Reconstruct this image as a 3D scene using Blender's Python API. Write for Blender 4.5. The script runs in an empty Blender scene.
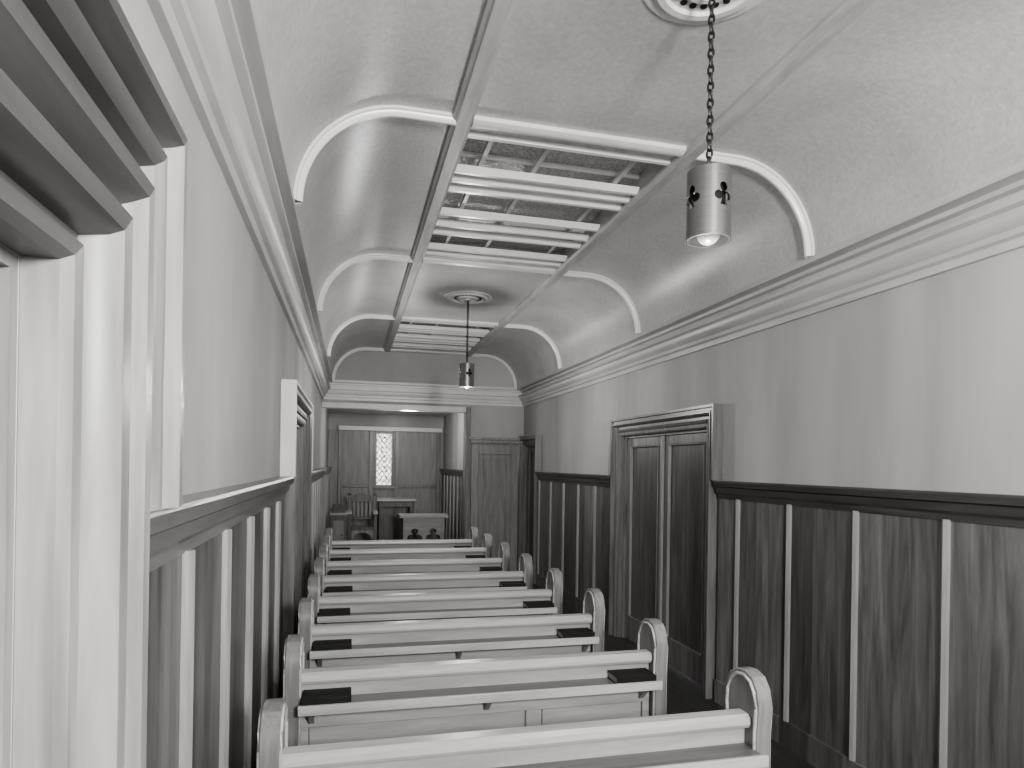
import bpy, bmesh, math, random
from mathutils import Matrix, Vector
random.seed(4)
S=bpy.context.scene
COL=S.collection
PI=math.pi
S.view_settings.look='AgX - Medium High Contrast'

# ------------------------------------------------------------------ materials
def newmat(name):
    m=bpy.data.materials.new(name); m.use_nodes=True
    nt=m.node_tree; nt.nodes.clear()
    o=nt.nodes.new('ShaderNodeOutputMaterial'); b=nt.nodes.new('ShaderNodeBsdfPrincipled')
    nt.links.new(b.outputs[0],o.inputs[0])
    return m,nt,b,o
def g(v): return (v,v*0.975,v*0.955,1)
def ramp(nt,fac,c0,c1,p0=0.3,p1=0.7):
    r=nt.nodes.new('ShaderNodeValToRGB')
    r.color_ramp.elements[0].position=p0; r.color_ramp.elements[0].color=g(c0)
    r.color_ramp.elements[1].position=p1; r.color_ramp.elements[1].color=g(c1)
    nt.links.new(fac,r.inputs[0]); return r
def coords(nt,scale):
    t=nt.nodes.new('ShaderNodeTexCoord'); mp=nt.nodes.new('ShaderNodeMapping')
    mp.inputs['Scale'].default_value=scale
    nt.links.new(t.outputs['Object'],mp.inputs[0]); return t,mp
def noise(nt,vec,sc,det=4,rough=.55,dist=0):
    n=nt.nodes.new('ShaderNodeTexNoise'); n.inputs['Scale'].default_value=sc
    n.inputs['Detail'].default_value=det; n.inputs['Roughness'].default_value=rough
    n.inputs['Distortion'].default_value=dist
    nt.links.new(vec,n.inputs['Vector']); return n
def bump(nt,b,h,strength,dist=.01):
    bp=nt.nodes.new('ShaderNodeBump'); bp.inputs['Strength'].default_value=strength
    bp.inputs['Distance'].default_value=dist
    nt.links.new(h,bp.inputs['Height']); nt.links.new(bp.outputs[0],b.inputs['Normal'])
def scaled(nt,col,fac,lo,hi):
    mr=nt.nodes.new('ShaderNodeMapRange'); mr.inputs[3].default_value=lo; mr.inputs[4].default_value=hi
    nt.links.new(fac,mr.inputs[0])
    mx=nt.nodes.new('ShaderNodeVectorMath'); mx.operation='SCALE'
    nt.links.new(col,mx.inputs[0]); nt.links.new(mr.outputs[0],mx.inputs['Scale']); return mx.outputs[0]
def wood(name,c0,c1,axis='z',rough=.4,plank=None,bs=.15,spec=.5):
    m,nt,b,o=newmat(name)
    k=[9,9,9]; k['xyz'.index(axis)]=.7
    t,mp=coords(nt,k)
    n=noise(nt,mp.outputs[0],2.2,6,.6,.6)
    r=ramp(nt,n.outputs['Fac'],c0,c1,.32,.68)
    col=r.outputs[0]
    if plank:
        sx=nt.nodes.new('ShaderNodeSeparateXYZ'); nt.links.new(t.outputs['Object'],sx.inputs[0])
        d=nt.nodes.new('ShaderNodeMath'); d.operation='DIVIDE'; d.inputs[1].default_value=plank
        nt.links.new(sx.outputs['Y'],d.inputs[0])
        f=nt.nodes.new('ShaderNodeMath'); f.operation='FLOOR'; nt.links.new(d.outputs[0],f.inputs[0])
        w=nt.nodes.new('ShaderNodeTexWhiteNoise'); w.noise_dimensions='1D'; nt.links.new(f.outputs[0],w.inputs['W'])
        col=scaled(nt,col,w.outputs['Value'],.5,1.45)
    nt.links.new(col,b.inputs['Base Color'])
    b.inputs['Roughness'].default_value=rough; b.inputs['Specular IOR Level'].default_value=spec
    bump(nt,b,n.outputs['Fac'],bs,.004)
    return m
def plaster(name,c0,c1,sc=1.3,rough=.7,bs=.12,bsc=60,spec=.3,scale=(1,1,1),mott=None):
    m,nt,b,o=newmat(name); t,mp=coords(nt,scale)
    n=noise(nt,mp.outputs[0],sc,4,.5,.3); r=ramp(nt,n.outputs['Fac'],c0,c1)
    n2=noise(nt,t.outputs['Object'],bsc,3); bump(nt,b,n2.outputs['Fac'],bs,.004)
    col=r.outputs[0]
    if mott:
        n3=noise(nt,t.outputs['Object'],mott[0],3,.6); col=scaled(nt,col,n3.outputs['Fac'],mott[1],mott[2])
    nt.links.new(col,b.inputs['Base Color'])
    b.inputs['Roughness'].default_value=rough; b.inputs['Specular IOR Level'].default_value=spec
    return m
M_plaster=plaster('plaster_wall',.40,.58,sc=1.1,scale=(1,1.6,.35))
M_ceil=plaster('ceiling_mottled',.50,.62,sc=2.0,rough=.32,bs=.35,bsc=70,spec=.6,mott=(38,.74,1.22))
M_white=plaster('white_trim_paint',.74,.82,sc=4,rough=.35,bs=.02,spec=.5)
M_corn=plaster('cornice_paint',.48,.62,sc=3,rough=.38,bs=.03,spec=.5,scale=(5,.5,5))
M_ribw=plaster('white_bead_paint',.84,.9,sc=4,rough=.28,bs=.02,spec=.6)
M_rib=plaster('rib_paint',.40,.56,sc=6,rough=.4,bs=.1,spec=.5,scale=(4,.6,1))
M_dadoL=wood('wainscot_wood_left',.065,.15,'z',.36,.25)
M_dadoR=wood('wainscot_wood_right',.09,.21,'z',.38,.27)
M_bat=wood('batten_wood',.26,.40,'z',.33)
M_batR=wood('batten_wood_dark',.24,.34,'z',.33)
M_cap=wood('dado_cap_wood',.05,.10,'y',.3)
M_capLit=wood('dado_cap_wood_left_lit',.12,.22,'y',.3)  # lighter copy of the cap wood, left-hand highlights put into the colour
M_door=wood('door_panel_wood',.08,.17,'z',.34)
M_frame=wood('door_frame_wood',.13,.25,'z',.33)
M_framel=wood('door_frame_light',.24,.36,'z',.33)
M_pew=wood('pew_wood',.36,.56,'x',.28)
M_pewp=wood('pew_panel_wood',.32,.47,'x',.4)
M_ledgeshade=wood('pew_ledge_wood_shaded',.10,.18,'x',.35)  # ledge wood darkened to stand for the shadow under the top rail
M_pewend=wood('pew_end_wood',.17,.30,'z',.33)
M_floor=wood('floor_boards',.03,.06,'y',.4)
M_oak=wood('sanctuary_wood',.08,.16,'z',.4)
M_oakl=wood('sanctuary_panel_wood',.20,.33,'z',.4)
M_dark=plaster('dark_cover',.012,.02,rough=.5)
M_page=plaster('book_pages',.4,.5,rough=.8)
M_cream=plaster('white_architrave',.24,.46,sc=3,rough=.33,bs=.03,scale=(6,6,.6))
M_creamshade=plaster('architrave_head_shaded',.07,.14,sc=3,rough=.33,bs=.03,scale=(6,.6,6))  # architrave paint darkened for the head: shade of its down-facing mouldings as colour
def metal(name,c,rough):
    m,nt,b,o=newmat(name); t,mp=coords(nt,(1,1,25)); n=noise(nt,mp.outputs[0],8,3)
    r=ramp(nt,n.outputs['Fac'],c*.85,c); nt.links.new(r.outputs[0],b.inputs['Base Color'])
    b.inputs['Metallic'].default_value=.9; b.inputs['Roughness'].default_value=rough
    return m
M_metal=metal('lamp_metal',.27,.36)
M_chain=metal('chain_metal',.08,.45)
m,nt,b,o=newmat('bulb_glass'); b.inputs['Base Color'].default_value=g(.12); b.inputs['Roughness'].default_value=.2
M_bulb=m
def obscured(name,c,tr,vs,tc=.9):
    m,nt,b,o=newmat(name); t,mp=coords(nt,(1,1,1))
    v=nt.nodes.new('ShaderNodeTexVoronoi'); v.inputs['Scale'].default_value=vs; nt.links.new(mp.outputs[0],v.inputs['Vector'])
    r=ramp(nt,v.outputs['Distance'],c,c*1.8,.1,.8); nt.links.new(r.outputs[0],b.inputs['Base Color'])
    b.inputs['Roughness'].default_value=.2
    bump(nt,b,v.outputs['Distance'],.5,.008)
    tl=nt.nodes.new('ShaderNodeBsdfTranslucent')
    r2=ramp(nt,v.outputs['Distance'],tc*.55,tc,.1,.7); nt.links.new(r2.outputs[0],tl.inputs['Color'])
    mx=nt.nodes.new('ShaderNodeMixShader'); mx.inputs[0].default_value=tr
    nt.links.new(b.outputs[0],mx.inputs[1]); nt.links.new(tl.outputs[0],mx.inputs[2]); nt.links.new(mx.outputs[0],o.inputs[0])
    return m
M_glass=obscured('obscured_glass',.16,.15,60)
M_lead=obscured('leaded_glass',.4,.9,18,.95)

# ------------------------------------------------------------------ mesh builder
class MB:
    def __init__(s): s.v=[];s.f=[];s.m=[];s.mats=[]
    def mi(s,mat):
        if mat not in s.mats: s.mats.append(mat)
        return s.mats.index(mat)
    def add(s,vs,fs,mat):
        k=len(s.v); i=s.mi(mat); s.v+= [tuple(p) for p in vs]
        for f in fs: s.f.append([a+k for a in f]); s.m.append(i)
    def box(s,x0,x1,y0,y1,z0,z1,mat):
        vs=[(x,y,z) for x in(x0,x1) for y in(y0,y1) for z in(z0,z1)]
        s.add(vs,[(0,1,3,2),(4,6,7,5),(0,4,5,1),(2,3,7,6),(0,2,6,4),(1,5,7,3)],mat)
    def prism(s,pts,axis,lo,hi,mat):
        n=len(pts)
        def P(a,b,t): return {'x':(t,a,b),'y':(a,t,b),'z':(a,b,t)}[axis]
        vs=[P(a,b,lo) for a,b in pts]+[P(a,b,hi) for a,b in pts]
        fs=[(i,(i+1)%n,n+(i+1)%n,n+i) for i in range(n)]+[tuple(range(n))[::-1],tuple(range(n,2*n))]
        s.add(vs,fs,mat)
    def lathe(s,prof,c,mat,seg=40,closed=False):
        n=len(prof); vs=[]; fs=[]
        for k in range(seg):
            a=2*PI*k/seg
            for r,z in prof: vs.append((c[0]+r*math.cos(a),c[1]+r*math.sin(a),c[2]+z))
        for k in range(seg):
            k2=(k+1)%seg
            for i in range(n if closed else n-1):
                j=(i+1)%n; fs.append((k*n+i,k2*n+i,k2*n+j,k*n+j))
        s.add(vs,fs,mat)
    def tube(s,path,r,mat,closed=False,seg=8,up=(0,0,1)):
        P=[Vector(p) for p in path]; n=len(P); vs=[]; fs=[]
        for i in range(n):
            a=P[i-1] if (i>0 or closed) else P[i]; b=P[(i+1)%n] if (i<n-1 or closed) else P[i]
            t=(b-a).normalized(); u=Vector(up)
            if abs(t.dot(u))>.95: u=Vector((1,0,0)) if abs(t.x)<.9 else Vector((0,1,0))
            s1=t.cross(u).normalized(); s2=t.cross(s1).normalized()
            for k in range(seg):
                an=2*PI*k/seg; vs.append(P[i]+s1*r*math.cos(an)+s2*r*math.sin(an))
        for i in range(n if closed else n-1):
            j=(i+1)%n
            for k in range(seg):
                k2=(k+1)%seg; fs.append((i*seg+k,i*seg+k2,j*seg+k2,j*seg+k))
        if not closed: fs+=[tuple(range(seg)),tuple(range((n-1)*seg,n*seg))[::-1]]
        s.add(vs,fs,mat)
    def arch(s,xw,d,y0,y1,zt,prof,k,zb,mat,headmat=None):
        """mitred moulding swept up one jamb, over the head, down the other"""
        n=len(prof); vs=[]
        for i,p in prof:
            x=xw+d*p
            vs+=[(x,y1+i,zb),(x,y1+i,zt+k*i),(x,y0-i,zt+k*i),(x,y0-i,zb)]
        for seg in range(3):
            fs=[]
            for a in range(n):
                b=(a+1)%n; fs.append((4*a+seg,4*a+seg+1,4*b+seg+1,4*b+seg))
            if seg==0: fs.append(tuple(4*a for a in range(n)))
            if seg==2: fs.append(tuple(4*a+3 for a in range(n)))
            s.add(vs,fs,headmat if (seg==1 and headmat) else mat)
    def obj(s,name,bevel=0,loc=(0,0,0),smooth=True,link=True):
        me=bpy.data.meshes.new(name); me.from_pydata(s.v,[],s.f)
        for m in s.mats: me.materials.append(m)
        for p,i in zip(me.polygons,s.m): p.material_index=i
        bm=bmesh.new(); bm.from_mesh(me); bmesh.ops.recalc_face_normals(bm,faces=bm.faces); bm.to_mesh(me); bm.free()
        if smooth:
            for p in me.polygons: p.use_smooth=True
            me.set_sharp_from_angle(angle=math.radians(32))
        ob=bpy.data.objects.new(name,me); ob.location=loc
        if link: COL.objects.link(ob)
        if bevel:
            b=ob.modifiers.new('bevel','BEVEL'); b.width=bevel; b.segments=2; b.limit_method='ANGLE'; b.angle_limit=math.radians(50)
        return ob
def empty(name,loc):
    e=bpy.data.objects.new(name,None); COL.objects.link(e); e.location=loc; return e
def par(o,e): o.parent=e; o.matrix_parent_inverse=Matrix.Translation(-Vector(e.location)); return o

# ------------------------------------------------------------------ room dimensions (metres)
XL,XR=-.41,2.65; C=1.13; RX=.62
YB,YE,YC=-2.6,9.9,12.9
ZC=3.40; ZS=2.90
RIBS=[-1.34,.91,3.16,5.41,7.65,9.86]
CAP1,CAP0=1.61,1.48
TH=.18

f=MB(); f.box(XL-TH,XR+TH,YB-TH,YE,-.1,0,M_floor); f.box(XL-TH,1.8+TH,YE,YC+TH,-.1,.15,M_floor); f.obj('floor',smooth=False)
def wall(name,x0,x1,openings,ztop=3.5):
    w=MB(); y=YB-TH
    for a,b,zt in openings:
        w.box(x0,x1,y,a,0,ztop,M_plaster); w.box(x0,x1,a,b,zt,ztop,M_plaster); y=b
    w.box(x0,x1,y,YE+TH,0,ztop,M_plaster)
    return w.obj(name,smooth=False)
wall('wall_left',XL-TH,XL,[(-.02,.95,1.955),(4.42,5.75,2.0)])
wall('wall_right',XR,XR+TH,[(4.42,6.02,2.0),(9.05,9.72,2.0)])
w=MB(); 
w.box(XL,.1,YB-TH,YB,0,3.5,M_plaster); w.box(2.1,XR,YB-TH,YB,0,3.5,M_plaster)
w.box(.1,2.1,YB-TH,YB,0,.9,M_plaster); w.box(.1,2.1,YB-TH,YB,2.5,3.5,M_plaster); w.obj('wall_rear',smooth=False)
w=MB()
for x in (.1,.75,1.4,2.04): w.box(x,x+.06,YB-.12,YB-.06,.9,2.5,M_white)
for z in (.9,1.67,2.44): w.box(.1,2.1,YB-.11,YB-.07,z,z+.06,M_white)
w.obj('added_rear_window')  # unseen window behind the camera, added to let light into the room
w=MB()
w.box(XL,1.80,YE,YE+TH,2.58,3.5,M_plaster)
w.box(1.80,XR,YE,YE+TH,0,3.5,M_plaster)
w.obj('wall_end',smooth=False)
w=MB(); w.box(XL-TH,XL,YE+TH,YC+TH,.15,2.7,M_plaster); w.obj('wall_chancel_left',smooth=False)
w=MB(); w.box(1.80,1.80+TH,YE+TH,YC+TH,.15,2.7,M_plaster); w.obj('wall_chancel_right',smooth=False)
w=MB(); wx0,wx1,wz0,wz1=.47,.82,1.24,2.30
w.box(XL,wx0,YC,YC+TH,.15,2.7,M_plaster); w.box(wx1,1.8,YC,YC+TH,.15,2.7,M_plaster)
w.box(wx0,wx1,YC,YC+TH,.15,wz0,M_plaster); w.box(wx0,wx1,YC,YC+TH,wz1,2.7,M_plaster); w.obj('wall_chancel_back',smooth=False)
w=MB(); w.box(XL-TH,1.8+TH,YE+TH,YC+TH,2.64,2.72,M_ceil); w.obj('ceiling_chancel',smooth=False)

PR=.14; QX=.50
def covepts(side,off=0,n=22):
    xs=(XL+PR) if side<0 else (XR-PR)
    cx=xs-side*QX
    pts=[]
    for i in range(n+1):
        a=PI/2*i/n
        pts.append((cx+side*(QX-off)*math.cos(a),ZS+(ZC-ZS-off)*math.sin(a)))
    m_=5
    for i in range(1,m_+1):
        pts.append((cx+(C+side*RX-cx)*i/m_,ZC-off))
    return pts
c=MB()
for sd,xw in((-1,XL),(1,XR)):
    p=covepts(sd); p=p+[(C+sd*RX,3.62),(xw,3.62),(xw,ZS)]
    c.prism(p,'y',YB,YE,M_ceil)
sky=[(3.25,5.32),(7.76,9.64)]
y=YB
for a,b in sky:
    c.box(C-RX,C+RX,y,a,ZC,3.62,M_ceil); y=b
c.box(C-RX,C+RX,y,YE,ZC,3.62,M_ceil)
c.obj('ceiling')

r=MB()
for s in(-1,1):
    x=C+s*RX
    r.prism([(x-.05,ZC),(x-.05,ZC-.02),(x-.035,ZC-.028),(x-.03,ZC-.04),(x+.03,ZC-.04),(x+.035,ZC-.028),(x+.05,ZC-.02),(x+.05,ZC)],'y',YB,YE,M_rib)
for y in RIBS:
    pr=[(y-.04,ZC),(y-.04,ZC-.02),(y-.015,ZC-.032),(y+.015,ZC-.032),(y+.038,ZC-.02),(y+.038,ZC)]
    r.prism(pr,'x',C-RX+.05,C+RX-.05,M_white)
r.obj('trim_1')
r=MB()
for y in RIBS:
    for s in(-1,1):
        n=22; P0=covepts(s,0,n); P1=covepts(s,.03,n)
        prof=[(-.030,0),(-.030,.35),(-.020,.45),(-.016,.8),(-.007,1.1),(.007,1.1),(.016,.8),(.020,.45),(.030,.35),(.030,0)]
        vs=[];fs=[];m_=len(prof)
        for i in range(len(P0)):
            for dy,k in prof:
                vs.append((P0[i][0]+(P1[i][0]-P0[i][0])*k*1.2,min(y+dy,YE-.001),P0[i][1]+(P1[i][1]-P0[i][1])*k*1.2))
        for i in range(len(P0)-1):
            for j in range(m_-1): fs.append((i*m_+j,i*m_+j+1,(i+1)*m_+j+1,(i+1)*m_+j))
        r.add(vs,fs,M_ribw)
r.obj('trim_2')

prof=[(0,2.62),(.025,2.62),(.03,2.655),(.05,2.665),(.052,2.69),(.07,2.705),(.088,2.73),(.092,2.755),(.12,2.765),(.12,2.785),(.05,2.79),(.05,2.835),(.085,2.84),(.09,2.86),(.145,2.87),(.145,2.905),(0,2.905)]
k=MB()
k.prism([(XL+a,b) for a,b in prof],'y',YB,YE,M_corn); k.obj('trim_3')
k=MB(); k.prism([(XR-a,b) for a,b in prof],'y',YB,YE,M_corn); k.obj('trim_4')
k=MB(); k.prism([(YE-a*.6,b) for a,b in prof],'x',XL+.02,XR-.02,M_white); k.obj('trim_5')

def skylight(a,b,name):
    s=MB(); z=ZC
    s.box(C-RX,C-RX+.03,a,b,z+.001,3.62,M_rib); s.box(C+RX-.03,C+RX,a,b,z+.001,3.62,M_rib)
    s.box(C-RX+.03,C+RX-.03,a,a+.03,z+.001,3.62,M_rib); s.box(C-RX+.03,C+RX-.03,b-.03,b,z+.001,3.62,M_rib)
    s.box(C-RX+.03,C+RX-.03,a+.03,b-.03,3.52,3.535,M_glass)
    L=b-a
    for t in (.03,.235,.295,.36,.55,.655,.735,.90,.965):
        yy=a+L*t
        s.box(C-RX+.035,C+RX-.035,yy-.015,yy+.015,z-.012,z+.035,M_ribw)
    for x in (C-.42,C-.1,C+.42):
        s.box(x-.014,x+.014,a+.03,b-.03,z+.036,z+.06,M_rib)
    for t in (.24,.44,.71):
        yy=a+L*t; s.box(C-RX+.031,C+RX-.031,yy-.012,yy+.012,3.495,3.519,M_white)
    return s.obj(name,bevel=.003)
skylight(*sky[0],'skylight_window'); skylight(*sky[1],'skylight_window.001')

# ------------------------------------------------------------------ wainscot
def wainscot(name,side,segs,batt,mp,mc,mb,z0=0,XW=None):
    xw=XW if XW is not None else (XL if side<0 else XR); d=-side
    w=MB()
    def bx(p0,p1,y0,y1,za,zb,m): 
        a,b=sorted((xw+d*p0,xw+d*p1)); w.box(a,b,y0,y1,za,zb,m)
    for y0,y1 in segs:
        bx(0.001,.03,y0,y1,z0,CAP0,mp)
        bx(.03,.045,y0,y1,z0,z0+.16,mp)
        pr=[(0.001,CAP0),(.035,CAP0),(.04,CAP0+.03),(.055,CAP0+.045),(.062,CAP0+.08),(.08,CAP0+.09),(.085,CAP1-.01),(.08,CAP1),(0.001,CAP1)]
        w.prism([(xw+d*a,b) for a,b in pr],'y',y0,y1,mc)
    for y in batt:
        if any(y0+.02<y<y1-.02 for y0,y1 in segs):
            pr=[(.03,-.018),(.045,-.016),(.055,0),(.045,.016),(.03,.018)]
            w.prism([(xw+d*a,y+b) for a,b in pr],'z',z0+.16,CAP0+.005,mb)
    return w.obj(name)
batt=[2.37-.54*9+.54*i for i in range(40)]
wainscot('trim_7',-1,[(YB,-.24),(1.165,4.14),(6.03,YE)],[1.69-.5*8+.5*i for i in range(40)],M_dadoL,M_capLit,M_bat)
wainscot('trim_8',1,[(YB,4.24),(6.20,8.90)],batt,M_dadoR,M_cap,M_batR)
wainscot('trim_9',1,[(YE+TH,YC-.11)],[10.4,10.8,11.2,11.6,12.,12.4],M_dadoR,M_cap,M_bat,z0=.15,XW=1.80)
wainscot('trim_10',-1,[(YE+TH,YC-.11)],[10.4,10.8,11.2,11.6,12.,12.4],M_dadoL,M_capLit,M_bat,z0=.15,XW=XL)

# ------------------------------------------------------------------ doors
def door(n,side,y0,y1,zt,nl,mleaf,mfr,marc,aw=.15,ear=.07,mear=None,k=1.0,headmat=None):
    xw=XL if side<0 else XR; d=-side
    emp=empty('door_%d'%n,(xw,(y0+y1)/2,0))
    w=MB()
    def bx(w,p0,p1,ya,yb,za,zb,m):
        a,b=sorted((xw+d*p0,xw+d*p1)); w.box(a,b,ya,yb,za,zb,m)
    q=aw
    w.arch(xw,d,y0,y1,zt,[(0,.001),(0,.03),(q*.1,.04),(q*.3,.042),(q*.36,.055),(q*.5,.06),(q*.55,.045),(q*.72,.045),(q*.78,.07),(q*.9,.085),(q,.085),(q,.001)],k,0,marc,headmat)
    if ear:
        w.arch(xw,d,y0,y1,zt,[(q+.001,.001),(q+.001,.07),(q+ear*.5,.07),(q+ear*.6,.09),(q+ear,.09),(q+ear,.001)],k,CAP1,mear or marc)
    bx(w,-.12,-.001,y0,y0+.02,0,zt,mfr); bx(w,-.12,-.001,y1-.02,y1,0,zt,mfr); bx(w,-.12,-.001,y0+.02,y1-.02,zt-.02,zt,mfr)
    par(w.obj('architrave'),emp)
    L=(y1-y0-.04)/nl
    for i in range(nl):
        a=y0+.02+i*L+.002; b=a+L-.004; w=MB(); st=min(.09,L*.12)
        bx(w,-.08,-.045,a,b,.01,zt-.022,mleaf)
        bx(w,-.045,-.025,a,a+st,.01,zt-.022,mfr); bx(w,-.045,-.025,b-st,b,.01,zt-.022,mfr)
        bx(w,-.045,-.025,a+st,b-st,zt-.10,zt-.022,mfr); bx(w,-.045,-.025,a+st,b-st,.01,.24,mfr)
        for ya in (a+st+.001,b-st-.013): bx(w,-.045,-.017,ya,ya+.012,.24,zt-.10,M_framel)
        bx(w,-.045,-.02,a+st+.013,b-st-.013,zt-.112,zt-.10,mfr)
        par(w.obj('leaf_%d'%(i+1),bevel=.003),emp)
    if nl==2:
        w=MB(); yc=(y0+y1)/2; bx(w,-.025,.0,yc-.02,yc+.02,.01,zt-.022,M_framel); par(w.obj('astragal',bevel=.005),emp)
    return emp
# near left door: shouldered painted architrave
emp=empty('door_1',(XL,.4,0)); ya,yb,zt1=-.02,.95,1.955
w=MB()
P=[(0,.001),(0,.045),(.012,.058),(.035,.06),(.042,.045),(.058,.045),(.066,.08),(.08,.095),(.105,.095),(.115,.095),(.12,.07),(.145,.062),(.16,.08),(.18,.098),(.21,.098),(.21,.001)]
w.arch(XL,1,ya,yb,zt1,P,.87,0,M_cream,M_creamshade)
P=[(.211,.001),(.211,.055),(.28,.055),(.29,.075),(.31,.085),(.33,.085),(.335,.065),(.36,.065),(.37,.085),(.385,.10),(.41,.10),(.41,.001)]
w.arch(XL,1,ya,yb,zt1,P,.87,CAP1,M_cream,M_creamshade)
w.box(XL-.12,XL-.001,yb-.02,yb,0,zt1,M_cream); w.box(XL-.12,XL-.001,ya,ya+.02,0,zt1,M_cream); w.box(XL-.12,XL-.001,ya+.02,yb-.02,zt1-.02,zt1,M_cream)
par(w.obj('architrave'),emp)
w=MB()
def lb(p0,p1,a,b,z0,z1,m): w.box(XL+p0,XL+p1,a,b,z0,z1,m)
zt_=zt1-.022
lb(-.08,-.045,ya+.02,yb-.02,.01,zt_,M_frame)
for a,b in((yb-.12,yb-.02),(ya+.02,ya+.12)): lb(-.045,-.025,a,b,.01,zt_,M_frame)
for a,b in((zt_-.12,zt_),(.01,.25),(1.0,1.12)): lb(-.045,-.025,ya+.12,yb-.12,a,b,M_frame)
par(w.obj('leaf_1',bevel=.004),emp)
door(2,-1,4.42,5.75,2.0,2,M_door,M_frame,M_frame,aw=.2,ear=.08,mear=M_white,k=.7)
door(3,1,4.42,6.02,2.0,2,M_door,M_frame,M_frame,aw=.13,ear=.05,k=.95)
door(4,1,9.05,9.72,2.0,1,M_door,M_door,M_frame,aw=.10,ear=.05,mear=M_framel)
emp=empty('door_5',(2.2,YE,0))
w=MB(); Y=YE-.001
w.box(1.81,2.56,Y-.04,Y,0,2.03,M_oakl)
w.box(1.81,1.92,Y-.06,Y-.04,0,2.0,M_framel); w.box(2.45,2.56,Y-.06,Y-.04,0,2.0,M_framel)
w.box(1.92,2.45,Y-.06,Y-.04,1.86,2.0,M_framel); w.box(1.92,2.45,Y-.06,Y-.04,0,.2,M_framel)
w.box(2.0,2.37,Y-.055,Y-.04,.3,1.78,M_oakl)
for a,b in((1.92,1.932),(2.438,2.45)): w.box(a,b,Y-.066,Y-.04,.2,1.86,M_bat)
w.box(1.79,2.55,Y-.09,Y,2.03,2.08,M_framel); w.box(1.77,2.55,Y-.11,Y,2.08,2.12,M_bat)
par(w.obj('panel_frame',bevel=.005),emp)
w=MB(); w.box(XL+.001,1.72,YE-.03,YE+TH-.001,2.50,2.579,M_white); w.box(1.72,1.799,YE-.03,YE+TH,0,2.579,M_frame); w.obj('trim_6',bevel=.005)

# chancel back panelling + window
w=MB(); Y=YC-.001
def pb(x0,x1,z0,z1,p,m,p0=0): w.box(x0,x1,Y-p,Y-p0,z0,z1,m)
pb(XL,wx0,.15,2.32,.03,M_oakl); pb(wx1,1.8,.15,2.32,.03,M_oakl); pb(wx0,wx1,.15,wz0,.03,M_oakl)
pb(-.22,1.76,2.32,2.40,.10,M_white)
for a,b in((-.22,-.14),(.36,.44),(.85,.93),(1.66,1.74)): pb(a,b,.15,2.32,.07,M_frame,.03)
pb(-.14,.36,1.22,1.28,.06,M_frame,.03); pb(.93,1.66,1.22,1.28,.06,M_frame,.03)
for a in (-.05,.1,.25,1.05,1.25,1.45): pb(a,a+.02,.15,1.22,.045,M_bat,.03)
pb(.44,.85,1.20,wz0,.09,M_frame,.03)
w.obj('trim_11',bevel=.004)
emp=empty('window_1',(.64,YC,1.8))
w=MB(); w.box(wx0,wx1,YC+.06,YC+.065,wz0,wz1,M_lead)
par(w.obj('leaded_glass',smooth=False),emp)
w=MB()
for a,b in((wx0,wx0+.03),(wx1-.03,wx1)): w.box(a,b,YC+.03,YC+.09,wz0,wz1,M_frame)
w.box(wx0+.03,wx1-.03,YC+.03,YC+.09,wz0,wz0+.03,M_frame); w.box(wx0+.03,wx1-.03,YC+.03,YC+.09,wz1-.03,wz1,M_frame)
st=.12
for q in range(-6,18):
    for sg in(1,-1):
        pts=[]
        for i in range(13):
            x=wx0+.03+(wx1-wx0-.06)*i/12; z=wz0+q*st+sg*(x-wx0)*1.3
            if wz0+.03<z<wz1-.03: pts.append((x,YC+.05,z))
        if len(pts)>1: w.tube(pts,.005,M_dark,seg=5)
for q in range(5):
    zc=wz0+.15+q*.19
    w.tube([(.645+.055*math.cos(2*PI*t/16),YC+.05,zc+.055*math.sin(2*PI*t/16)) for t in range(16)],.007,M_dark,closed=True,seg=5)
par(w.obj('window_leading'),emp)

# ------------------------------------------------------------------ pews
PX0,PX1=-.24,1.44
def pew_mesh():
    w=MB()
    prof=[(-.07,0),(.46,0),(.46,.42),(.465,.52),(.45,.58),(.40,.62),(.32,.635),(.24,.655),(.175,.70),(.14,.76),(.128,.80),(.135,.85),(.128,.90),(.105,.945),(.06,.972),(.01,.978),(-.035,.965),(-.065,.93),(-.078,.88),(-.075,.83),(-.07,.79)]
    for x in (PX0,PX1-.055):
        w.prism(prof,'x',x,x+.055,M_pewend)
        cp=[(.005+(y-.005)*.84,.02+(z-.02)*.982) for y,z in prof[4:21]]+[(-.058,.5)]
        for xx in (x-.002,x+.057):
            w.tube([(xx,a,b) for a,b in cp],.007,M_pew,seg=6)
    a,b=PX0+.055,PX1-.055
    w.box(a,b,0,.02,.08,.785,M_pewp)
    w.box(a,b,-.012,0,.60,.70,M_pewp); w.box(a,b,-.012,0,.08,.18,M_pewp)
    L=b-a
    for t in(0,.64,1): 
        xc=a+L*t; w.box(max(a,xc-.035),min(b,xc+.035),-.0115,0,.18,.60,M_pewp)
        for sx in(-.04,.035):
            if a<xc+sx<b: w.box(xc+sx,xc+sx+.006,-.014,0,.18,.60,M_pewend)
    rail=[(-.03,.785),(.04,.785),(.05,.80),(.048,.82),(.03,.832),(-.02,.832),(-.036,.82),(-.038,.80)]
    w.prism(rail,'x',a,b,M_pew)
    w.box(a,b,-.125,-.0,.702,.722,M_ledgeshade); w.box(a,b,-.14,-.125,.695,.735,M_pew)
    for t in(.03,.5,.97): 
        xc=a+L*t; w.prism([(-.11,.702),(0,.702),(0,.62),(-.02,.62)],'x',xc-.012,xc+.012,M_pewend)
    w.box(a,b,.02,.43,.42,.45,M_pew); w.box(a,b,.39,.41,.30,.42,M_pew)
    return w
first=None
PY0=2.05; SP=.768
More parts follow.
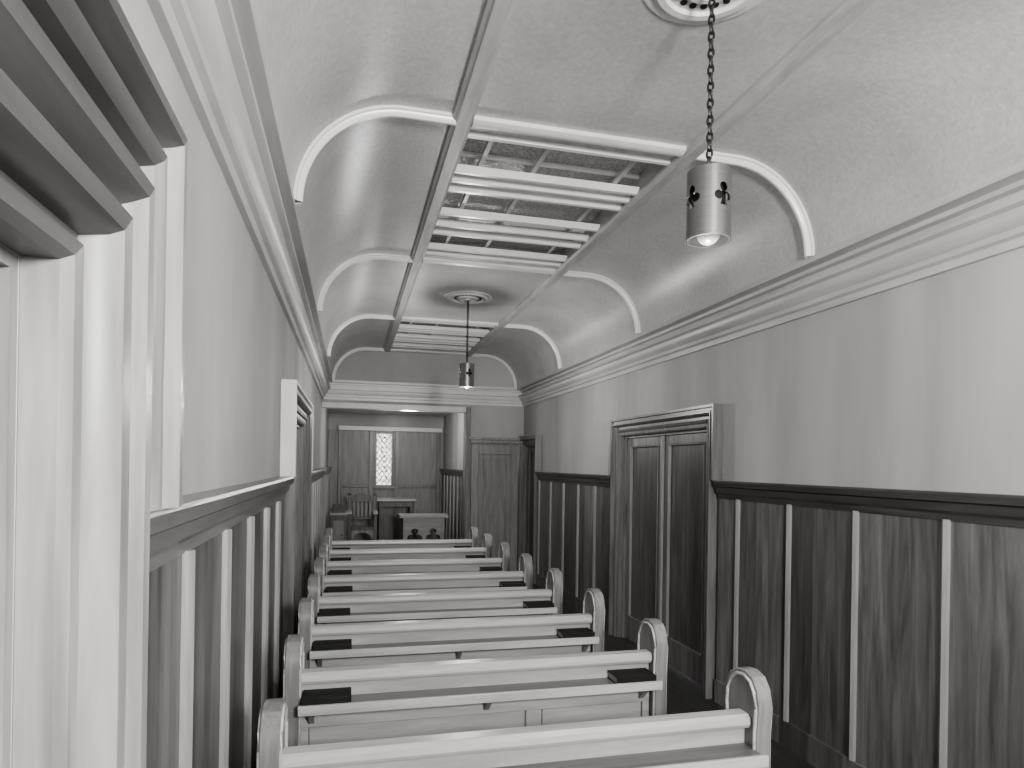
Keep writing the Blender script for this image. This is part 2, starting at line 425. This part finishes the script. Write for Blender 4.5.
for i in range(0,8):
    y=PY0+SP*i
    if first is None: first=pew_mesh().obj('church_pew',bevel=.004,loc=(0,y,0))
    else:
        o=bpy.data.objects.new('church_pew',first.data); o.location=(0,y,0); COL.objects.link(o)
        bb=o.modifiers.new('bevel','BEVEL'); bb.width=.004; bb.segments=2; bb.limit_method='ANGLE'; bb.angle_limit=math.radians(50)
def book():
    w=MB()
    w.box(0,.19,0,.115,0,.004,M_dark); w.box(0,.19,0,.115,.031,.035,M_dark); w.box(0,.19,0,.005,.004,.031,M_dark)
    w.box(.004,.186,.005,.111,.004,.031,M_page)
    return w
bkm=None
for i in range(1,8):
    y=PY0+SP*i
    for x in (PX0+.065,PX1-.27):
        if bkm is None: o=book().obj('hymn_book',bevel=.001); bkm=o.data
        else: o=bpy.data.objects.new('hymn_book',bkm); COL.objects.link(o)
        o.location=(x+random.uniform(0,.02),y-.123,.7225)

# ------------------------------------------------------------------ pendant lamps
def pendant(name,x,y,zb=2.485,R=.075,H=.235):
    emp=empty(name,(x,y,ZC))
    w=MB()
    w.lathe([(R,0),(R,H),(R-.003,H),(R-.003,0)],(x,y,zb),M_metal,64,closed=True)
    sh=w.obj('shade')
    q=1.35
    for k in range(4):
        an=math.radians(10+90*k); ux,uy=-math.sin(an),math.cos(an); nx,ny=math.cos(an),math.sin(an)
        zc=zb+.135
        for du,dz,rr in((0,.020,.0115),(-.0135,-.002,.0115),(.0135,-.002,.0115),(0,.005,.007)):
            p0=(x+nx*.05+ux*du*q,y+ny*.05+uy*du*q,zc+dz*q); p1=(x+nx*.11+ux*du*q,y+ny*.11+uy*du*q,zc+dz*q)
            c2=MB(); c2.tube([p0,p1],rr*q,M_dark,seg=20); c2.obj('c')
        c2=MB()
        tri=[(-.003,.0),(.003,.0),(.010,-.026),(-.010,-.026)]
        vs=[(x+nx*t+ux*a*q,y+ny*t+uy*a*q,zc+b*q) for t in(.05,.11) for a,b in tri]
        c2.add(vs,[(0,1,2,3),(4,5,6,7),(0,1,5,4),(1,2,6,5),(2,3,7,6),(3,0,4,7)],M_dark); c2.obj('c')
    cs=[o for o in COL.objects if o.name=='c' or o.name.startswith('c.')]
    for c_ in cs:
        md=sh.modifiers.new('b','BOOLEAN'); md.object=c_; md.operation='DIFFERENCE'; md.solver='EXACT'
    dg=bpy.context.evaluated_depsgraph_get(); me=bpy.data.meshes.new_from_object(sh.evaluated_get(dg))
    sh.modifiers.clear(); sh.data=me
    for c_ in cs: bpy.data.objects.remove(c_)
    for p in me.polygons: p.use_smooth=True
    me.set_sharp_from_angle(angle=math.radians(30))
    par(sh,emp)
    w=MB()
    w.lathe([(R-.004,H-.004),(.02,H-.002),(.015,H+.012),(.006,H+.03)],(x,y,zb),M_metal,40)
    w.lathe([(R+.002,0),(R+.002,.006),(R-.005,.006),(R-.005,0)],(x,y,zb),M_metal,48,closed=True)
    w.lathe([(.0,H-.01),(.055,H-.012),(.055,.085),(.0,.08)],(x,y,zb),M_dark,24)  # dark core added to block the view through and keep the inside dark
    par(w.obj('cap_rim_and_dark_core'),emp)
    w=MB(); w.lathe([(.02,.09)]+[(.042*math.sin(a),.035-.042*math.cos(a)*1.05) for a in [PI*t/14 for t in range(12,-1,-1)]],(x,y,zb-.005),M_bulb,32)
    par(w.obj('bulb'),emp)
    w=MB(); z=zb+H+.025; i=0
    while z<ZC-.03:
        pts=[]
        for k in range(14):
            a=2*PI*k/14; u=.009*math.cos(a); v=.019*math.sin(a)
            an=math.radians(40+ (90 if i%2 else 0))
            pts.append((x+u*math.cos(an),y+u*math.sin(an),z+.012+v))
        w.tube(pts,.0042,M_chain,closed=True,seg=6); z+=.029; i+=1
    par(w.obj('chain'),emp)
    w=MB()
    w.lathe([(0,-.035),(.03,-.035),(.04,-.02),(.07,-.018),(.075,-.028),(.095,-.028),(.10,-.012),(.16,-.010),(.165,-.024),(.19,-.024),(.20,-.01),(.235,-.008),(.245,-.0005),(0,-.0005)],(x,y,ZC),M_white,64)
    for k in range(20):
        a=2*PI*k/20; w.lathe([(0,-.015),(.012,-.0145),(.014,-.009),(0,-.009)],(x+.13*math.cos(a),y+.13*math.sin(a),ZC-.001),M_chain,10)
    par(w.obj('ceiling_rose'),emp)
    return emp
pendant('pendant_lamp',1.19,2.02); pendant('pendant_lamp',1.14,6.53)

# ------------------------------------------------------------------ sanctuary furniture
F=.151
w=MB(); x0,x1,y0,y1=.52,1.14,11.9,12.35
w.box(x0-.04,x1+.04,y0-.03,y1+.03,F+.86,F+.90,M_pew); w.box(x0,x1,y0,y1,F+.76,F+.86,M_oak)
for x in(x0,x1-.07):
    for y in(y0,y1-.07): w.box(x,x+.07,y,y+.07,F,F+.76,M_oak)
w.box(x0+.07,x1-.07,y0+.02,y0+.05,F+.12,F+.17,M_oak)
w.obj('communion_table',bevel=.005)
# armchair: four posts, arms, shaped apron, slatted back with shaped crest
w=MB(); x0,x1,y0,y1=-.02,.46,11.2,11.65; xm=(x0+x1)/2
for x in(x0,x1-.055):
    w.box(x,x+.055,y0,y0+.055,F,F+.68,M_oak); w.box(x,x+.055,y1-.055,y1,F,F+.98,M_oak)
    w.lathe([(0,.05),(.02,.04),(.028,.02),(.02,0),(0,0)],(x+.0275,y1-.0275,F+.98),M_oak,14)
    w.box(x-.012,x+.067,y0-.03,y1-.056,F+.68,F+.72,M_pewp)
    w.box(x+.01,x+.045,y0+.055,y1-.055,F+.12,F+.17,M_oak)
w.box(x0+.056,x1-.056,y0+.001,y1-.02,F+.42,F+.46,M_oak)
n=10
w.prism([(x0+.055,F+.86),(x1-.055,F+.86)]+[(xm+(.2-.012)*math.cos(PI*i/n),F+.94+.07*math.sin(PI*i/n)) for i in range(n+1)],'y',y1-.045,y1-.01,M_oak)
w.box(x0+.055,x1-.055,y1-.04,y1-.015,F+.56,F+.61,M_oak)
for i in range(5):
    xs=x0+.085+i*.068; w.box(xs,xs+.035,y1-.035,y1-.02,F+.61,F+.86,M_oakl)
w.prism([(x1-.056,F+.42),(x0+.056,F+.42),(x0+.056,F+.26)]+[(xm-.15*math.cos(PI*i/n),F+.26+.11*math.sin(PI*i/n)) for i in range(n+1)]+[(x1-.056,F+.26)],'y',y0+.01,y0+.04,M_oakl)
w.obj('sanctuary_armchair',bevel=.004)
# credence cupboard with sloped book rest
w=MB(); x0,x1,y0,y1=-.29,-.04,10.75,11.1
w.box(x0,x1,y0,y1,F,F+.70,M_oak); w.box(x0-.01,x1+.02,y0-.02,y1+.02,F+.70,F+.74,M_pewp)
w.box(x0+.04,x1-.04,y0-.012,y0,F+.08,F+.62,M_oakl); w.prism([(y0,F+.741),(y1,F+.741),(y1,F+.86)],'x',x0+.02,x1-.02,M_oak)
w.lathe([(0,.012),(.01,.01),(.013,0),(.01,-.01),(0,-.012)],(x1-.07,y0-.022,F+.38),M_chain,12)
w.obj('credence_cupboard',bevel=.004)
# bench with trefoil-headed arches
w=MB(); x0,x1,y0,y1=.86,1.54,10.75,11.1
w.box(x0-.06,x1+.06,y0-.05,y1+.05,F+.66,F+.70,M_pew)
def trefoil_arch(xa,xb):
    xc=(xa+xb)/2; h=(xb-xa)/2; pts=[]
    for cx_,cz,r_,a0,a1 in((xc-h*.5,F+.32,h*.5,200,60),(xc,F+.42,h*.5,170,10),(xc+h*.5,F+.32,h*.5,120,-20)):
        for i in range(7):
            a=math.radians(a0+(a1-a0)*i/6); pts.append((cx_+r_*math.cos(a),cz+r_*math.sin(a)))
    return pts
def front(y):
    xc=(x0+x1)/2
    pts=[(x0,F),(x0+.07,F)]+trefoil_arch(x0+.07,xc-.03)+[(xc-.03,F+.16),(xc+.03,F+.16)]+trefoil_arch(xc+.03,x1-.07)+[(x1-.07,F),(x1,F),(x1,F+.66),(x0,F+.66)]
    w.prism(pts,'y',y,y+.03,M_pewp)
front(y0); front(y1-.03)
w.box(x0,x0+.04,y0+.03,y1-.03,F+.3,F+.66,M_oak); w.box(x1-.04,x1,y0+.03,y1-.03,F+.3,F+.66,M_oak)
w.obj('sanctuary_bench')

# ------------------------------------------------------------------ light
W=bpy.data.worlds.new('sky'); S.world=W; W.use_nodes=True
bg=W.node_tree.nodes['Background']; bg.inputs[0].default_value=(1,1,1,1); bg.inputs[1].default_value=4.2
def area(name,loc,rot,sx,sy,p):
    l=bpy.data.lights.new(name,'AREA'); l.shape='RECTANGLE'; l.size=sx; l.size_y=sy; l.energy=p
    o=bpy.data.objects.new(name,l); o.location=loc; o.rotation_euler=rot; COL.objects.link(o); return o
def point(name,loc,p,r):
    l=bpy.data.lights.new(name,'POINT'); l.energy=p; l.shadow_soft_size=r
    o=bpy.data.objects.new(name,l); o.location=loc; COL.objects.link(o); return o
area('photographers_lamp',(1.0,-1.3,2.3),(math.radians(92),0,math.radians(-4)),.5,.5,165)
point('bulb_light_near',(1.19,2.02,2.36),14,.04)
point('bulb_light_far',(1.14,6.53,2.36),42,.04)
point('chancel_fill_light',(.9,10.5,2.35),27,.12)  # unseen fill added to brighten the chancel, no fixture there

# ------------------------------------------------------------------ camera
th=math.radians(14.0); f_px=650
cam=bpy.data.cameras.new('camera'); co=bpy.data.objects.new('camera',cam); COL.objects.link(co)
cam.sensor_width=36; cam.lens=f_px/1024*36; cam.shift_y=81/1024; cam.clip_start=.02
R=Matrix.Rotation(-th,4,'Z')@Matrix.Rotation(PI/2,4,'X')@Matrix.Rotation(math.radians(.9),4,'Z')
co.matrix_world=Matrix.Translation((0,0,1.7))@R
S.camera=co
